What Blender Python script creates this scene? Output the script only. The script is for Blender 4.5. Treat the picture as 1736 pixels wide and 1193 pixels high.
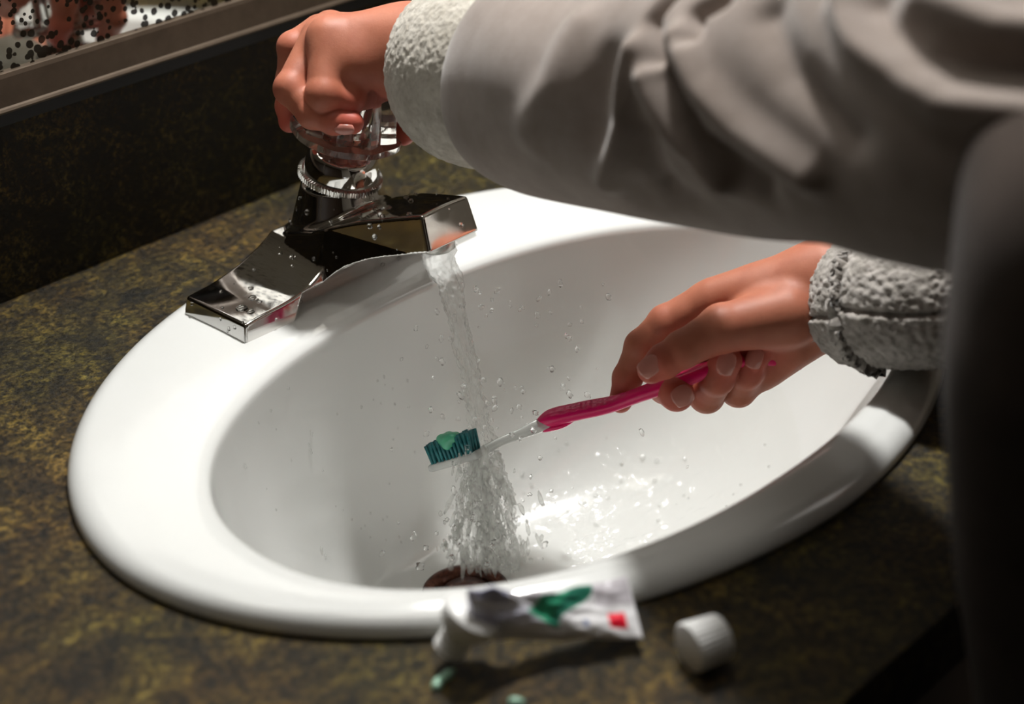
import bpy, bmesh, math, random
import numpy as np
from mathutils import Vector, Matrix, noise as mn
for o in list(bpy.data.objects): bpy.data.objects.remove(o)
SC = bpy.context.scene; COL = SC.collection; PI = math.pi
random.seed(7); RNG = np.random.default_rng(7)

# ------------------------------------------------------------------ camera
CP = np.array([-0.5649, -0.5590, 0.4498]); YAW, PIT, ROL, FPX = 0.78091, 0.50682, -0.04176, 2930.13
FW = np.array([math.sin(YAW)*math.cos(PIT), math.cos(YAW)*math.cos(PIT), -math.sin(PIT)])
_r = np.array([math.cos(YAW), -math.sin(YAW), 0]); _u = np.cross(_r, FW)
RT = math.cos(ROL)*_r + math.sin(ROL)*_u; UP = -math.sin(ROL)*_r + math.cos(ROL)*_u
def ray(x, y): return FW + RT*(x-868)/FPX - UP*(y-596.5)/FPX
def at(x, y, t): return CP + ray(x, y)*t                    # a pixel and a distance -> a point in the room
def onz(x, y, z): d = ray(x, y); return CP + d*((z-CP[2])/d[2])
cd = bpy.data.cameras.new('camera'); cam = bpy.data.objects.new('camera', cd); COL.objects.link(cam)
cam.matrix_world = Matrix(((RT[0], UP[0], -FW[0], CP[0]), (RT[1], UP[1], -FW[1], CP[1]), (RT[2], UP[2], -FW[2], CP[2]), (0, 0, 0, 1)))
cd.sensor_width = 36; cd.lens = FPX*36/1736; cd.clip_start = .02
cd.dof.use_dof = True; cd.dof.focus_distance = .93; cd.dof.aperture_fstop = 4.5
SC.camera = cam
# ------------------------------------------------------------------ world, lights, exposure
w = bpy.data.worlds.new('world'); SC.world = w; w.use_nodes = True
w.node_tree.nodes['Background'].inputs[0].default_value = (.5, .45, .4, 1)
w.node_tree.nodes['Background'].inputs[1].default_value = .15
def area(name, loc, target, size, power, col, size_y=None):
    l = bpy.data.lights.new(name, 'AREA'); l.energy = power; l.color = col; l.size = size
    if size_y: l.shape = 'RECTANGLE'; l.size_y = size_y
    o = bpy.data.objects.new(name, l); COL.objects.link(o); o.location = loc
    o.rotation_euler = (Vector(target)-Vector(loc)).to_track_quat('-Z', 'Y').to_euler(); return o
LIGHT = Vector((.25, .20, 1.0))
area('vanity_bulb', LIGHT, (.0, -.03, 0), .075, 13.8, (1, .985, .965), .075)
area('overhead_fill', (-.25, -.05, 1.55), (-.1, 0, 0), .5, 2.4, (1, .95, .88), .4)  # unseen soft fill, added overhead to lift the shadows
area('panel_fill', (1.1, -1.2, 1.58), (.9, -1.0, 0), 1.2, 6.5, (1, .96, .91), 1.2)  # unseen panel, added for the faucet's chrome to reflect, also fill
SC.view_settings.view_transform = 'Standard'; SC.view_settings.look = 'None'
SC.view_settings.exposure = 0.0; SC.view_settings.gamma = 1; SC.view_settings.use_curve_mapping = False
try:
    SC.cycles.use_denoising = True; SC.cycles.max_bounces = 14; SC.cycles.transparent_max_bounces = 24
    SC.cycles.transmission_bounces = 12; SC.cycles.caustics_reflective = True
except Exception: pass

# ------------------------------------------------------------------ helpers
def tag(o, label=None, cat=None, group=None, kind=None):
    for k, v in (('label', label), ('category', cat), ('group', group), ('kind', kind)):
        if v: o[k] = v
    return o
def empty(name, loc, label, cat, group=None):
    o = bpy.data.objects.new(name, None); COL.objects.link(o); o.location = loc; o.empty_display_size = .02
    return tag(o, label, cat, group)
def link(name, me, mat, parent=None):
    o = bpy.data.objects.new(name, me); COL.objects.link(o)
    if mat: me.materials.append(mat)
    if parent:
        o.parent = parent; o.matrix_parent_inverse = Matrix.Translation(-Vector(parent.location)) if parent.type == 'EMPTY' else Matrix()
    return o
def pymesh(name, V, F, mat, parent=None, smooth=True):
    me = bpy.data.meshes.new(name); me.from_pydata([tuple(map(float, v)) for v in V], [], [tuple(map(int, f)) for f in F]); me.update()
    if smooth: me.shade_smooth()
    return link(name, me, mat, parent)
def bmobj(name, bm, mat, parent=None, smooth=True, recalc=True):
    if recalc: bmesh.ops.recalc_face_normals(bm, faces=bm.faces)
    me = bpy.data.meshes.new(name); bm.to_mesh(me); bm.free()
    if smooth: me.shade_smooth()
    return link(name, me, mat, parent)
def bm_box(bm, lo, hi, bev=0, seg=2):
    c = [(a+b)/2 for a, b in zip(lo, hi)]; s = [b-a for a, b in zip(lo, hi)]
    r = bmesh.ops.create_cube(bm, size=1, matrix=Matrix.Translation(c) @ Matrix.Diagonal((*s, 1)))
    if bev: bmesh.ops.bevel(bm, geom=list({e for v in r['verts'] for e in v.link_edges}), offset=bev, segments=seg, affect='EDGES', profile=.5)
def box(name, lo, hi, mat, parent=None, bev=.002):
    bm = bmesh.new(); bm_box(bm, lo, hi, bev); return bmobj(name, bm, mat, parent, smooth=False)
def lathe(profile, n=96, rad=None):
    V = []; F = []; m = len(profile)
    for j in range(n):
        a = 2*PI*j/n
        for i, (r, z) in enumerate(profile):
            rr = r*(rad(a, i) if rad else 1); V.append((rr*math.cos(a), rr*math.sin(a), z))
    for j in range(n):
        k = (j+1) % n
        for i in range(m-1): F.append((j*m+i, k*m+i, k*m+i+1, j*m+i+1))
    return V, F
def xf(V, M): return [tuple(M @ Vector(v)) for v in V]
def smin(a, b, k):
    h = np.clip(.5+.5*(b-a)/k, 0, 1); return b*(1-h)+a*h-k*h*(1-h)
def smax(a, b, k): return -smin(-a, -b, k)
def cone(P, a, ra, b, rb):
    a = np.asarray(a, float); ba = np.asarray(b, float)-a; pa = P-a
    h = np.clip(pa@ba/(ba@ba), 0, 1)
    return np.linalg.norm(pa-h[:, None]*ba, axis=1) - (ra+(rb-ra)*h)
def nets(fn, lo, hi, h):                                    # surface nets over an implicit shape
    lo = np.array(lo, float); n = np.ceil((np.array(hi)-lo)/h).astype(int)+1
    g = [lo[i]+h*np.arange(n[i]) for i in range(3)]
    D = np.empty(n, np.float32)
    Y, Z = np.meshgrid(g[1], g[2], indexing='ij')
    for i in range(0, n[0], 8):
        X = g[0][i:i+8]; P = np.empty((len(X),)+Y.shape+(3,)); P[..., 0] = X[:, None, None]; P[..., 1] = Y; P[..., 2] = Z
        D[i:i+8] = fn(P.reshape(-1, 3)).reshape(len(X), *Y.shape)
    S = D < 0
    cs = [(a, b, c) for a in (0, 1) for b in (0, 1) for c in (0, 1)]
    def sl(A, c): return A[c[0]:n[0]-1+c[0], c[1]:n[1]-1+c[1], c[2]:n[2]-1+c[2]]
    cnt = sum(sl(S, c).astype(np.int8) for c in cs)
    act = (cnt > 0) & (cnt < 8); idx = np.full(act.shape, -1, int); I = np.argwhere(act); idx[act] = np.arange(len(I))
    acc = np.zeros((len(I), 3)); num = np.zeros(len(I))
    for a in range(8):
        for b in range(a+1, 8):
            ca, cb = np.array(cs[a]), np.array(cs[b])
            if abs(ca-cb).sum() != 1: continue
            da = D[tuple((I+ca).T)]; db = D[tuple((I+cb).T)]; m = (da < 0) != (db < 0)
            t = da[m]/(da[m]-db[m]); acc[m] += ca+(cb-ca)*t[:, None]; num[m] += 1
    V = lo+h*(I+acc/num[:, None])
    F = []
    for ax in range(3):
        o1, o2 = [(1, 2), (2, 0), (0, 1)][ax]
        e = np.zeros(3, int); e[ax] = 1; u = np.zeros(3, int); u[o1] = 1; v = np.zeros(3, int); v[o2] = 1
        A = S[:n[0]-e[0], :n[1]-e[1], :n[2]-e[2]]; B = S[e[0]:, e[1]:, e[2]:]
        for flip in (0, 1):
            K = np.argwhere((A & ~B) if not flip else (~A & B))
            K = K[(K[:, o1] > 0) & (K[:, o2] > 0) & (K[:, o1] < n[o1]-1) & (K[:, o2] < n[o2]-1)]
            q = [idx[tuple((K-u-v).T)], idx[tuple((K-v).T)], idx[tuple(K.T)], idx[tuple((K-u).T)]]
            q = np.stack(q if not flip else q[::-1], 1); F.append(q)
    F = np.concatenate(F)
    def grad(P, e=1e-4):
        G = np.stack([fn(P+np.eye(3)[i]*e)-fn(P-np.eye(3)[i]*e) for i in range(3)], 1)/(2*e); return G
    for _ in range(2):
        G = grad(V); st = -fn(V)[:, None]*G/(np.sum(G*G, 1)[:, None]+1e-9)
        L = np.linalg.norm(st, axis=1)[:, None]; V = V+st*np.minimum(1, h*.5/(L+1e-12))
    G = grad(V, 3e-4); N = G/(np.linalg.norm(G, axis=1)[:, None]+1e-9)
    return V, F, N
def tube(path, radii, nu=200, nv=120, disp=None, cap=True, up=(0, 0, 1), ell=None):
    path = np.array(path, float); radii = np.array(radii, float)
    seg = np.r_[0, np.cumsum(np.linalg.norm(np.diff(path, axis=0), axis=1))]; s = np.linspace(0, seg[-1], nu)
    def cr(A):
        out = np.empty((nu,)+A.shape[1:])
        for k, t in enumerate(s):
            i = min(np.searchsorted(seg, t, 'right')-1, len(A)-2); f = (t-seg[i])/(seg[i+1]-seg[i])
            p0, p1, p2, p3 = A[max(i-1, 0)], A[i], A[i+1], A[min(i+2, len(A)-1)]
            out[k] = .5*(2*p1+(p2-p0)*f+(2*p0-5*p1+4*p2-p3)*f*f+(3*p1-p0-3*p2+p3)*f**3)
        return out
    C = cr(path); R = cr(radii.reshape(-1, 1))[:, 0]
    T = np.gradient(C, axis=0); T /= np.linalg.norm(T, axis=1)[:, None]
    up = np.array(up, float); A = np.cross(up, T); A /= np.linalg.norm(A, axis=1)[:, None]; B = np.cross(T, A)
    th = 2*PI*np.arange(nv)/nv
    N = A[:, None]*np.cos(th)[None, :, None]+B[:, None]*np.sin(th)[None, :, None]
    RR = np.repeat(R[:, None], nv, 1)
    if ell: RR = RR*np.sqrt((np.cos(th)*ell[0])**2+(np.sin(th)*ell[1])**2)[None]
    if disp is not None: RR = RR+disp(s[:, None]/s[-1]+0*RR, th[None]+0*RR, C[:, None]+N*RR[..., None], s[-1])
    P = C[:, None]+N*RR[..., None]
    V = P.reshape(-1, 3); F = []
    i, j = np.meshgrid(np.arange(nu-1), np.arange(nv), indexing='ij'); k = (j+1) % nv
    F = np.stack([i*nv+j, i*nv+k, (i+1)*nv+k, (i+1)*nv+j], -1).reshape(-1, 4).tolist()
    if cap:
        V = np.vstack([V, C[0], C[-1]]); a = nu*nv
        for j in range(nv):
            k = (j+1) % nv; F.append((a, k, j)); F.append((a+1, (nu-1)*nv+j, (nu-1)*nv+k))
    return V, F
def fbm(P, scale, octv=3, seed=0.):
    out = np.empty(len(P))
    for i, p in enumerate(P): out[i] = mn.fractal(Vector((p[0]*scale+seed, p[1]*scale+seed, p[2]*scale)), .6, 2.1, octv)
    return out

# ------------------------------------------------------------------ materials
class NT:
    def __init__(s, name):
        s.m = bpy.data.materials.new(name); s.m.use_nodes = True; s.t = s.m.node_tree; s.b = s.t.nodes['Principled BSDF']; s.out = s.t.nodes['Material Output']
    def n(s, ty, **k):
        x = s.t.nodes.new(ty)
        for a, v in k.items():
            if a in x.inputs: x.inputs[a].default_value = v
            else: setattr(x, a, v)
        return x
    def l(s, a, b): s.t.links.new(a, b); return s
    def noise(s, scale, detail=4, rough=.6, dist=0):
        if not hasattr(s, 'tc'): s.tc = s.n('ShaderNodeTexCoord')
        x = s.n('ShaderNodeTexNoise'); x.inputs['Scale'].default_value = scale; x.inputs['Detail'].default_value = detail
        x.inputs['Roughness'].default_value = rough; x.inputs['Distortion'].default_value = dist
        s.l(s.tc.outputs['Object'], x.inputs['Vector']); return x.outputs['Fac']
    def ramp(s, fac, stops):
        r = s.n('ShaderNodeValToRGB'); e = r.color_ramp.elements
        while len(e) < len(stops): e.new(.5)
        for q, (p, c) in zip(e, stops): q.position = p; q.color = (*c, 1) if len(c) == 3 else c
        s.l(fac, r.inputs[0]); return r.outputs[0]
    def mix(s, fac, a, b, mode='MIX'):
        x = s.n('ShaderNodeMix', data_type='RGBA', blend_type=mode)
        for v, k in ((fac, 0), (a, 6), (b, 7)):
            if isinstance(v, (int, float)): x.inputs[k].default_value = v
            elif isinstance(v, tuple): x.inputs[k].default_value = (*v, 1)
            else: s.l(v, x.inputs[k])
        return x.outputs[2]
    def bump(s, h, st, dist=.001, prev=None):
        x = s.n('ShaderNodeBump'); x.inputs['Strength'].default_value = st; x.inputs['Distance'].default_value = dist
        s.l(h, x.inputs['Height'])
        if prev: s.l(prev, x.inputs['Normal'])
        s.l(x.outputs[0], s.b.inputs['Normal']); return x.outputs[0]
    def set(s, **k):
        for a, v in k.items():
            i = s.b.inputs[a.replace('_', ' ')]
            if isinstance(v, tuple) and len(v) == 3 and i.type == 'RGBA': v = (*v, 1)
            if hasattr(v, 'is_output') or isinstance(v, bpy.types.NodeSocket): s.l(v, i)
            else: i.default_value = v
        return s
def M_stone(name, dark=1.0, rough=.3):
    m = NT(name)
    a = m.ramp(m.noise(40, 12, .78, .5), [(.38, (.006*dark, .005*dark, .003*dark)), (.48, (.034*dark, .023*dark, .007*dark)), (.58, (.080*dark, .057*dark, .015*dark)), (.70, (.17*dark, .130*dark, .045*dark))])
    b = m.ramp(m.noise(230, 7, .85), [(.43, (.10, .10, .10)), (.50, (.80, .80, .76)), (.58, (3.0, 2.9, 2.1))])
    c = m.mix(1, a, b, 'MULTIPLY')
    d = m.ramp(m.noise(7, 3), [(.4, (.72, .78, .6)), (.6, (1.15, .98, .9))]); c = m.mix(1, c, d, 'MULTIPLY')
    m.set(Base_Color=c, Roughness=rough, Specular_IOR_Level=.36)
    m.bump(m.noise(330, 5, .8), 1.0, .0012); return m.m
m_counter = M_stone('counter laminate', .92, .34); m_splash_shaded = M_stone('shaded backsplash laminate', .33, .26)  # backsplash: same laminate as the counter, its shade put into the colour
def simple(name, col, rough=.5, metal=0, **k): return NT(name).set(Base_Color=col, Roughness=rough, Metallic=metal, **k).m
_c = NT('white porcelain'); _c.set(Base_Color=_c.ramp(_c.noise(9, 3), [(.3, (.735, .745, .72)), (.7, (.765, .775, .755))]), Roughness=.16, Coat_Weight=.5, Coat_Roughness=.05); m_porc = _c.m
_c = NT('chrome'); _c.set(Base_Color=(.80, .79, .77), Metallic=1., Roughness=_c.ramp(_c.noise(120, 3), [(.4, (.04,)*3), (.7, (.10,)*3)])); m_chrome = _c.m
m_ring = simple('brushed chrome', (.72, .71, .68), .22, 1)
m_acr = NT('clear acrylic').set(Base_Color=(1, .985, .96), Roughness=.03, IOR=1.42, Transmission_Weight=.97).m
m_frame = (lambda m: m.set(Base_Color=m.ramp(m.noise(60, 4), [(.3, (.085, .060, .040)), (.7, (.12, .088, .060))]), Roughness=.5, Metallic=.55).m)(NT('bronze frame'))
m_black = simple('matte black', (.004, .004, .004), .6)
_c = NT('spotted mirror'); _v = _c.n('ShaderNodeTexVoronoi'); _v.inputs['Scale'].default_value = 210; _n = _c.noise(55, 3, .7)
_c.l(_c.tc.outputs['Object'], _v.inputs['Vector'])
_sep = _c.n('ShaderNodeSeparateXYZ'); _c.l(_c.tc.outputs['Object'], _sep.inputs[0])
_mr = _c.n('ShaderNodeMapRange'); _mr.inputs['From Min'].default_value = .128; _mr.inputs['From Max'].default_value = .190; _mr.inputs['To Min'].default_value = .52; _mr.inputs['To Max'].default_value = .20
_c.l(_sep.outputs[2], _mr.inputs[0])
_ad = _c.n('ShaderNodeMath', operation='MULTIPLY'); _c.l(_mr.outputs[0], _ad.inputs[0]); _c.l(_n, _ad.inputs[1])
_ad2 = _c.n('ShaderNodeMath', operation='MULTIPLY'); _c.l(_ad.outputs[0], _ad2.inputs[0]); _ad2.inputs[1].default_value = 1.9
_lt = _c.n('ShaderNodeMath', operation='LESS_THAN'); _c.l(_v.outputs['Distance'], _lt.inputs[0]); _c.l(_ad2.outputs[0], _lt.inputs[1])
_inv = _c.n('ShaderNodeMath', operation='SUBTRACT'); _inv.inputs[0].default_value = 1; _c.l(_lt.outputs[0], _inv.inputs[1])
_c.set(Base_Color=_c.mix(_lt.outputs[0], (.86, .87, .84), (.02, .015, .01)), Metallic=_inv.outputs[0], Roughness=.03); m_mirror = _c.m
def cloth(name, c0, c1, terry=False, sheen=.3):
    m = NT(name)
    m.set(Base_Color=m.ramp(m.noise(90 if terry else 28, 5, .7), [(.35, c0), (.65, c1)]), Roughness=.95, Specular_IOR_Level=.12, Sheen_Weight=sheen, Sheen_Roughness=.5)
    if terry: m.bump(m.noise(600, 4, .8), .7, .0010)
    else: m.bump(m.noise(900, 3, .6), .35, .0004)
    return m.m
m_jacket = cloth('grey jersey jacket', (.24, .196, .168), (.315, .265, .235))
m_terry = cloth('off white terry', (.48, .44, .37), (.68, .64, .56), True)
m_terry2 = cloth('grey terry lining', (.30, .275, .24), (.58, .54, .50), True)
m_jacket_shaded = cloth('shaded jacket front', (.030, .022, .017), (.046, .034, .027), False, .05)  # same jacket cloth, body shade put into a darker colour
m_pants = cloth('dark trousers', (.02, .02, .025), (.03, .03, .035))
_c = NT('skin'); _at = _c.n('ShaderNodeAttribute', attribute_name='red')
_b = _c.ramp(_c.noise(70, 4, .6), [(.3, (.41, .138, .080)), (.7, (.48, .175, .102))])
_b = _c.mix(_at.outputs['Fac'], _b, (.56, .085, .062)); _c.set(Base_Color=_b, Roughness=.52, Subsurface_Weight=.18, Subsurface_Scale=.004, Specular_IOR_Level=.36)
_c.b.inputs['Subsurface Radius'].default_value = (1, .35, .2)
_c.bump(_c.noise(650, 4, .7), .25, .0004); m_skin = _c.m
m_nail = simple('nail', (.60, .24, .19), .22, 0, Coat_Weight=.4)
m_hair = simple('black hair', (.01, .008, .007), .5)
m_pink = NT('magenta rubber').set(Base_Color=(.78, .006, .14), Roughness=.28, Subsurface_Weight=.05, Subsurface_Scale=.002).m
m_wpl = simple('white plastic', (.86, .86, .84), .3)
m_clearpl = NT('frosted plastic').set(Base_Color=(.9, .92, .9), Roughness=.15, Transmission_Weight=.55, IOR=1.4).m
_c = NT('teal bristles'); _c.set(Base_Color=_c.ramp(_c.noise(300, 3), [(.35, (.006, .10, .12)), (.65, (.02, .20, .21))]), Roughness=.45); m_teal = _c.m
m_paste = NT('green toothpaste').set(Base_Color=(.10, .46, .28), Roughness=.25, Subsurface_Weight=.2, Subsurface_Scale=.002).m
def water(name, glassy, white, ior=1.36, grough=.06):
    m = NT(name); t = m.n('ShaderNodeBsdfTransparent'); t.inputs[0].default_value = (.995, .995, .99, 1)
    g = m.n('ShaderNodeBsdfGlass'); g.inputs['IOR'].default_value = 1.33; g.inputs['Roughness'].default_value = .02
    gl = m.n('ShaderNodeBsdfGlossy'); gl.inputs['Roughness'].default_value = grough
    fr = m.n('ShaderNodeFresnel'); fr.inputs['IOR'].default_value = ior
    a = m.n('ShaderNodeMixShader'); a.inputs[0].default_value = glassy; m.l(t.outputs[0], a.inputs[1]); m.l(g.outputs[0], a.inputs[2])
    b = m.n('ShaderNodeMixShader'); geo = m.n('ShaderNodeNewGeometry'); iv = m.n('ShaderNodeMath', operation='SUBTRACT'); iv.inputs[0].default_value = 1; m.l(geo.outputs['Backfacing'], iv.inputs[1]); mu = m.n('ShaderNodeMath', operation='MULTIPLY'); m.l(iv.outputs[0], mu.inputs[0]); m.l(fr.outputs[0], mu.inputs[1]); m.l(mu.outputs[0], b.inputs[0]); m.l(a.outputs[0], b.inputs[1]); m.l(gl.outputs[0], b.inputs[2])
    d = m.n('ShaderNodeBsdfDiffuse'); d.inputs[0].default_value = (.93, .94, .92, 1); tr = m.n('ShaderNodeBsdfTranslucent'); tr.inputs[0].default_value = (.9, .93, .9, 1)
    ds = m.n('ShaderNodeMixShader'); ds.inputs[0].default_value = .5; m.l(d.outputs[0], ds.inputs[1]); m.l(tr.outputs[0], ds.inputs[2])
    e = m.n('ShaderNodeMixShader'); m.l(b.outputs[0], e.inputs[1]); m.l(ds.outputs[0], e.inputs[2]); e.inputs[0].default_value = white
    m.l(e.outputs[0], m.out.inputs[0]); m.t.nodes.remove(m.b); return m.m
m_water = water('falling water', .25, .13, 1.5, .12); m_splashw = water('splashing water', .20, .22, 1.6, .22); m_drop = water('droplet', .8, .0); m_bead = water('clinging bead', .2, .12, 1.7, .12)

# ------------------------------------------------------------------ room shell
FL = -.82; WY = .2823; EDGE = -.277
m_wall = simple('room wall paint', (.60, .55, .47), .8); m_wood = simple('dark wood', (.05, .03, .018), .5)
m_floor = (lambda m: m.set(Base_Color=m.ramp(m.noise(5, 5), [(.3, (.10, .085, .07)), (.7, (.16, .14, .115))]), Roughness=.5).m)(NT('floor vinyl'))
def struct(name, lo, hi, mat): return tag(box(name, lo, hi, mat, bev=0), kind='structure')
struct('floor', (-2.2, -2.6, FL-.1), (2.4, WY+.112, FL), m_floor)
struct('ceiling', (-2.2, -2.6, 1.62), (2.4, WY+.112, 1.72), m_wall)
struct('wall_back', (-2.2, WY+.012, FL), (2.4, WY+.112, 1.62), m_wall)
struct('wall_left', (-2.3, -2.6, FL), (-2.2, WY+.112, 1.62), m_wood)
struct('wall_right', (2.4, -2.6, FL), (2.5, WY+.112, 1.62), m_wall)
struct('wall_front', (-2.2, -2.7, FL), (2.4, -2.6, 1.62), m_wall)

# sink outlines
OA, OB, OE = .2547, .2025, 1.93
IC, IA, IB = np.array([0., -.0355]), .207, .1345
RIM = .0105
def outer(t, g=0):
    c, s = math.cos(t), math.sin(t)
    return np.array([(OA+g)*math.copysign(abs(c)**(2/OE), c), (OB+g)*math.copysign(abs(s)**(2/OE), s)])
def inner(t, k=1.):
    c, s = math.cos(t), math.sin(t); e = 2.15
    return IC + k*np.array([IA*math.copysign(abs(c)**(2/e), c), IB*math.copysign(abs(s)**(2/e), s)])
# countertop with the sink cut-out
def countertop():
    n = 192; X0, X1, Y0, Y1, T = -2.19, 1.30, EDGE, WY, .036; V = []; F = []
    for k in range(n):
        t = 2*PI*k/n; p = outer(t, -.012); d = np.array([math.cos(t), math.sin(t)])
        f = min((X1 if d[0] > 0 else X0)/d[0] if abs(d[0]) > 1e-6 else 1e9, (Y1 if d[1] > 0 else Y0)/d[1] if abs(d[1]) > 1e-6 else 1e9)
        q = d*f; V += [(*p, 0), (*q, 0), (*p, -T), (*q, -T)]
    # exact rectangle corners
    for cx, cy in ((X0, Y0), (X0, Y1), (X1, Y0), (X1, Y1)):
        k = min(range(n), key=lambda k: (V[4*k+1][0]-cx)**2+(V[4*k+1][1]-cy)**2)
        V[4*k+1] = (cx, cy, 0); V[4*k+3] = (cx, cy, -T)
    for k in range(n):
        a, b = 4*k, 4*((k+1) % n)
        F += [(a, a+1, b+1, b), (a+2, b+2, b+3, a+3), (a+1, a+3, b+3, b+1), (a, b, b+2, a+2)]
    o = pymesh('countertop', V, F, m_counter, smooth=False)
    return tag(o, 'olive brown mottled laminate countertop around the white sink', 'countertop')
countertop()
s = box('backsplash', (-2.19, WY, 0.0), (1.30, WY+.012, .104), m_splash_shaded, bev=.0008)
tag(s, 'shade-darkened mottled laminate backsplash strip below the mirror', 'backsplash')
vc = empty('vanity_cabinet', (-.4, 0, FL), 'dark wooden vanity cabinet under the countertop', 'cabinet')
box('body', (-2.15, EDGE+.04, FL), (1.26, EDGE+.055, -.038), m_wood, vc); 
for x0 in (-2.15, 1.245): box('side_panel', (x0, EDGE+.055, FL), (x0+.015, WY-.005, -.038), m_wood, vc)
mir = empty('framed_mirror', (0, WY, .11), 'wall mirror with tarnished lower edge in a brown metal frame', 'mirror')
bm = bmesh.new(); bm_box(bm, (-1.2, WY-.002, .120), (1.1, WY+.0115, .93)); bmobj('mirror_glass', bm, m_mirror, mir, smooth=False)
bm = bmesh.new()
prof = [(WY+.011, .1115), (WY-.0065, .1115), (WY-.0082, .1122), (WY-.0088, .1134), (WY-.0080, .1146), (WY-.0072, .1155), (WY-.0060, .1310), (WY-.0052, .1332), (WY-.0040, .1335), (WY+.011, .1335)]
for x in (-1.215, 1.115):
    for y, z in prof: bm.verts.new((x, y, z))
bm.verts.ensure_lookup_table(); k = len(prof)
for i in range(k): bm.faces.new([bm.verts[i], bm.verts[(i+1) % k], bm.verts[k+(i+1) % k], bm.verts[k+i]])
bm.faces.new([bm.verts[i] for i in range(k)]); bm.faces.new([bm.verts[k+i] for i in reversed(range(k))])
bmobj('bottom_rail', bm, m_frame, mir, smooth=False)
box('top_rail', (-1.215, WY-.006, .93), (1.115, WY+.011, .955), m_frame, mir)
for x0 in (-1.215, 1.10): box('side_rail', (x0, WY-.006, .1335), (x0+.015, WY+.011, .93), m_frame, mir)
box('shade_strip', (-1.2, WY-.003, .1035), (1.1, WY+.011, .1115), m_black, mir, bev=0)  # black strip standing in for the shadow band under the frame
vl = empty('vanity_light', (LIGHT[0], LIGHT[1], LIGHT[2]), 'small wall lamp over the mirror above the sink', 'lamp')
box('housing', (LIGHT[0]-.07, LIGHT[1]-.05, LIGHT[2]+.012), (LIGHT[0]+.07, WY+.011, LIGHT[2]+.05), m_ring, vl)

# ------------------------------------------------------------------ sink
sink = empty('bathroom_sink', (0, 0, 0), 'white oval porcelain drop-in sink under the running faucet', 'sink')
DR = np.array([-.028, .028]); DRR = .025; DEP = -.148
def sink_mesh():
    n = 256; rings = []
    def ring(f): rings.append([f(2*PI*k/n) for k in range(n)])
    ring(lambda t: (*outer(t, -.020), -.004)); ring(lambda t: (*outer(t, -.001), .0005))
    def O(d, z):
        def f(t):
            p = outer(t); q = inner(t); L = np.linalg.norm(q-p); return (*(p+(q-p)/L*d), z)
        return f
    ring(O(0, .0012))
    r = .0125
    for a in np.linspace(10, 90, 9)*PI/180: ring(O(r*(1-math.cos(a)), .0012+(RIM-.0012)*math.sin(a)))
    for f in (.2, .4, .6, .8):
        def g(t, f=f):
            p = outer(t); q = inner(t); L = np.linalg.norm(q-p); d = r+(L-r-.006)*f; return (*(p+(q-p)/L*d), RIM+.0008*math.sin(PI*f))
        ring(g)
    # roll into the bowl, then the bowl itself
    m = 46
    R2 = .016
    for i in range(m+1):
        u = i/m
        def g(t, u=u):
            q = inner(t); k = 1-u
            # rho falls slowly first (steep wall), then quickly (flat floor)
            rho = max(0., math.cos(u*PI/2))**.62
            z = RIM - (RIM-DEP)*(1-rho**3.0)**.78
            c = IC*rho+DR*(1-rho); e = DRR/IA*(1-rho)
            d = q-IC; d0 = np.array([math.cos(t), math.sin(t)])*DRR
            p = c+d*rho*(1-.0)+d0*(1-rho)
            return (*p, z)
        ring(g)
    # soften the lip: smooth the z around the roll
    A = np.array(rings); lip = 16
    for _ in range(5):
        B = A.copy(); B[lip-2:lip+9] = (A[lip-3:lip+8]+2*A[lip-2:lip+9]+A[lip-1:lip+10])/4; A = B
    V = A.reshape(-1, 3); F = []
    for i in range(len(A)-1):
        for j in range(n): k = (j+1) % n; F.append((i*n+j, i*n+k, (i+1)*n+k, (i+1)*n+j))
    return V, F, A
SV, SF, SA = sink_mesh()
o = pymesh('basin', SV, SF, m_porc, sink)
dr = NT('rusty drain'); dr.set(Base_Color=dr.ramp(dr.noise(180, 4, .7), [(.35, (.035, .010, .006)), (.6, (.14, .045, .025)), (.8, (.30, .20, .15))]), Roughness=.35, Metallic=.5)
V, F = lathe([(.0255, -.0005), (.0250, .0018), (.0225, .0022), (.019, .0005), (.017, -.006), (.016, -.03)], 64)
pymesh('drain_flange', xf(V, Matrix.Translation((*DR, DEP+.001))), F, dr.m, sink)
V, F = lathe([(.0001, .000), (.006, -.0003), (.0135, -.0015), (.0145, -.0035), (.004, -.005), (.004, -.03)], 48)
pymesh('drain_stopper', xf(V, Matrix.Translation((*DR, DEP+.004))), F, dr.m, sink)
V, F = lathe([(.0175, 0), (.0175, -.09)], 32); pymesh('tailpiece', xf(V, Matrix.Translation((*DR, DEP-.02))), F, m_black, sink)

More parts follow.
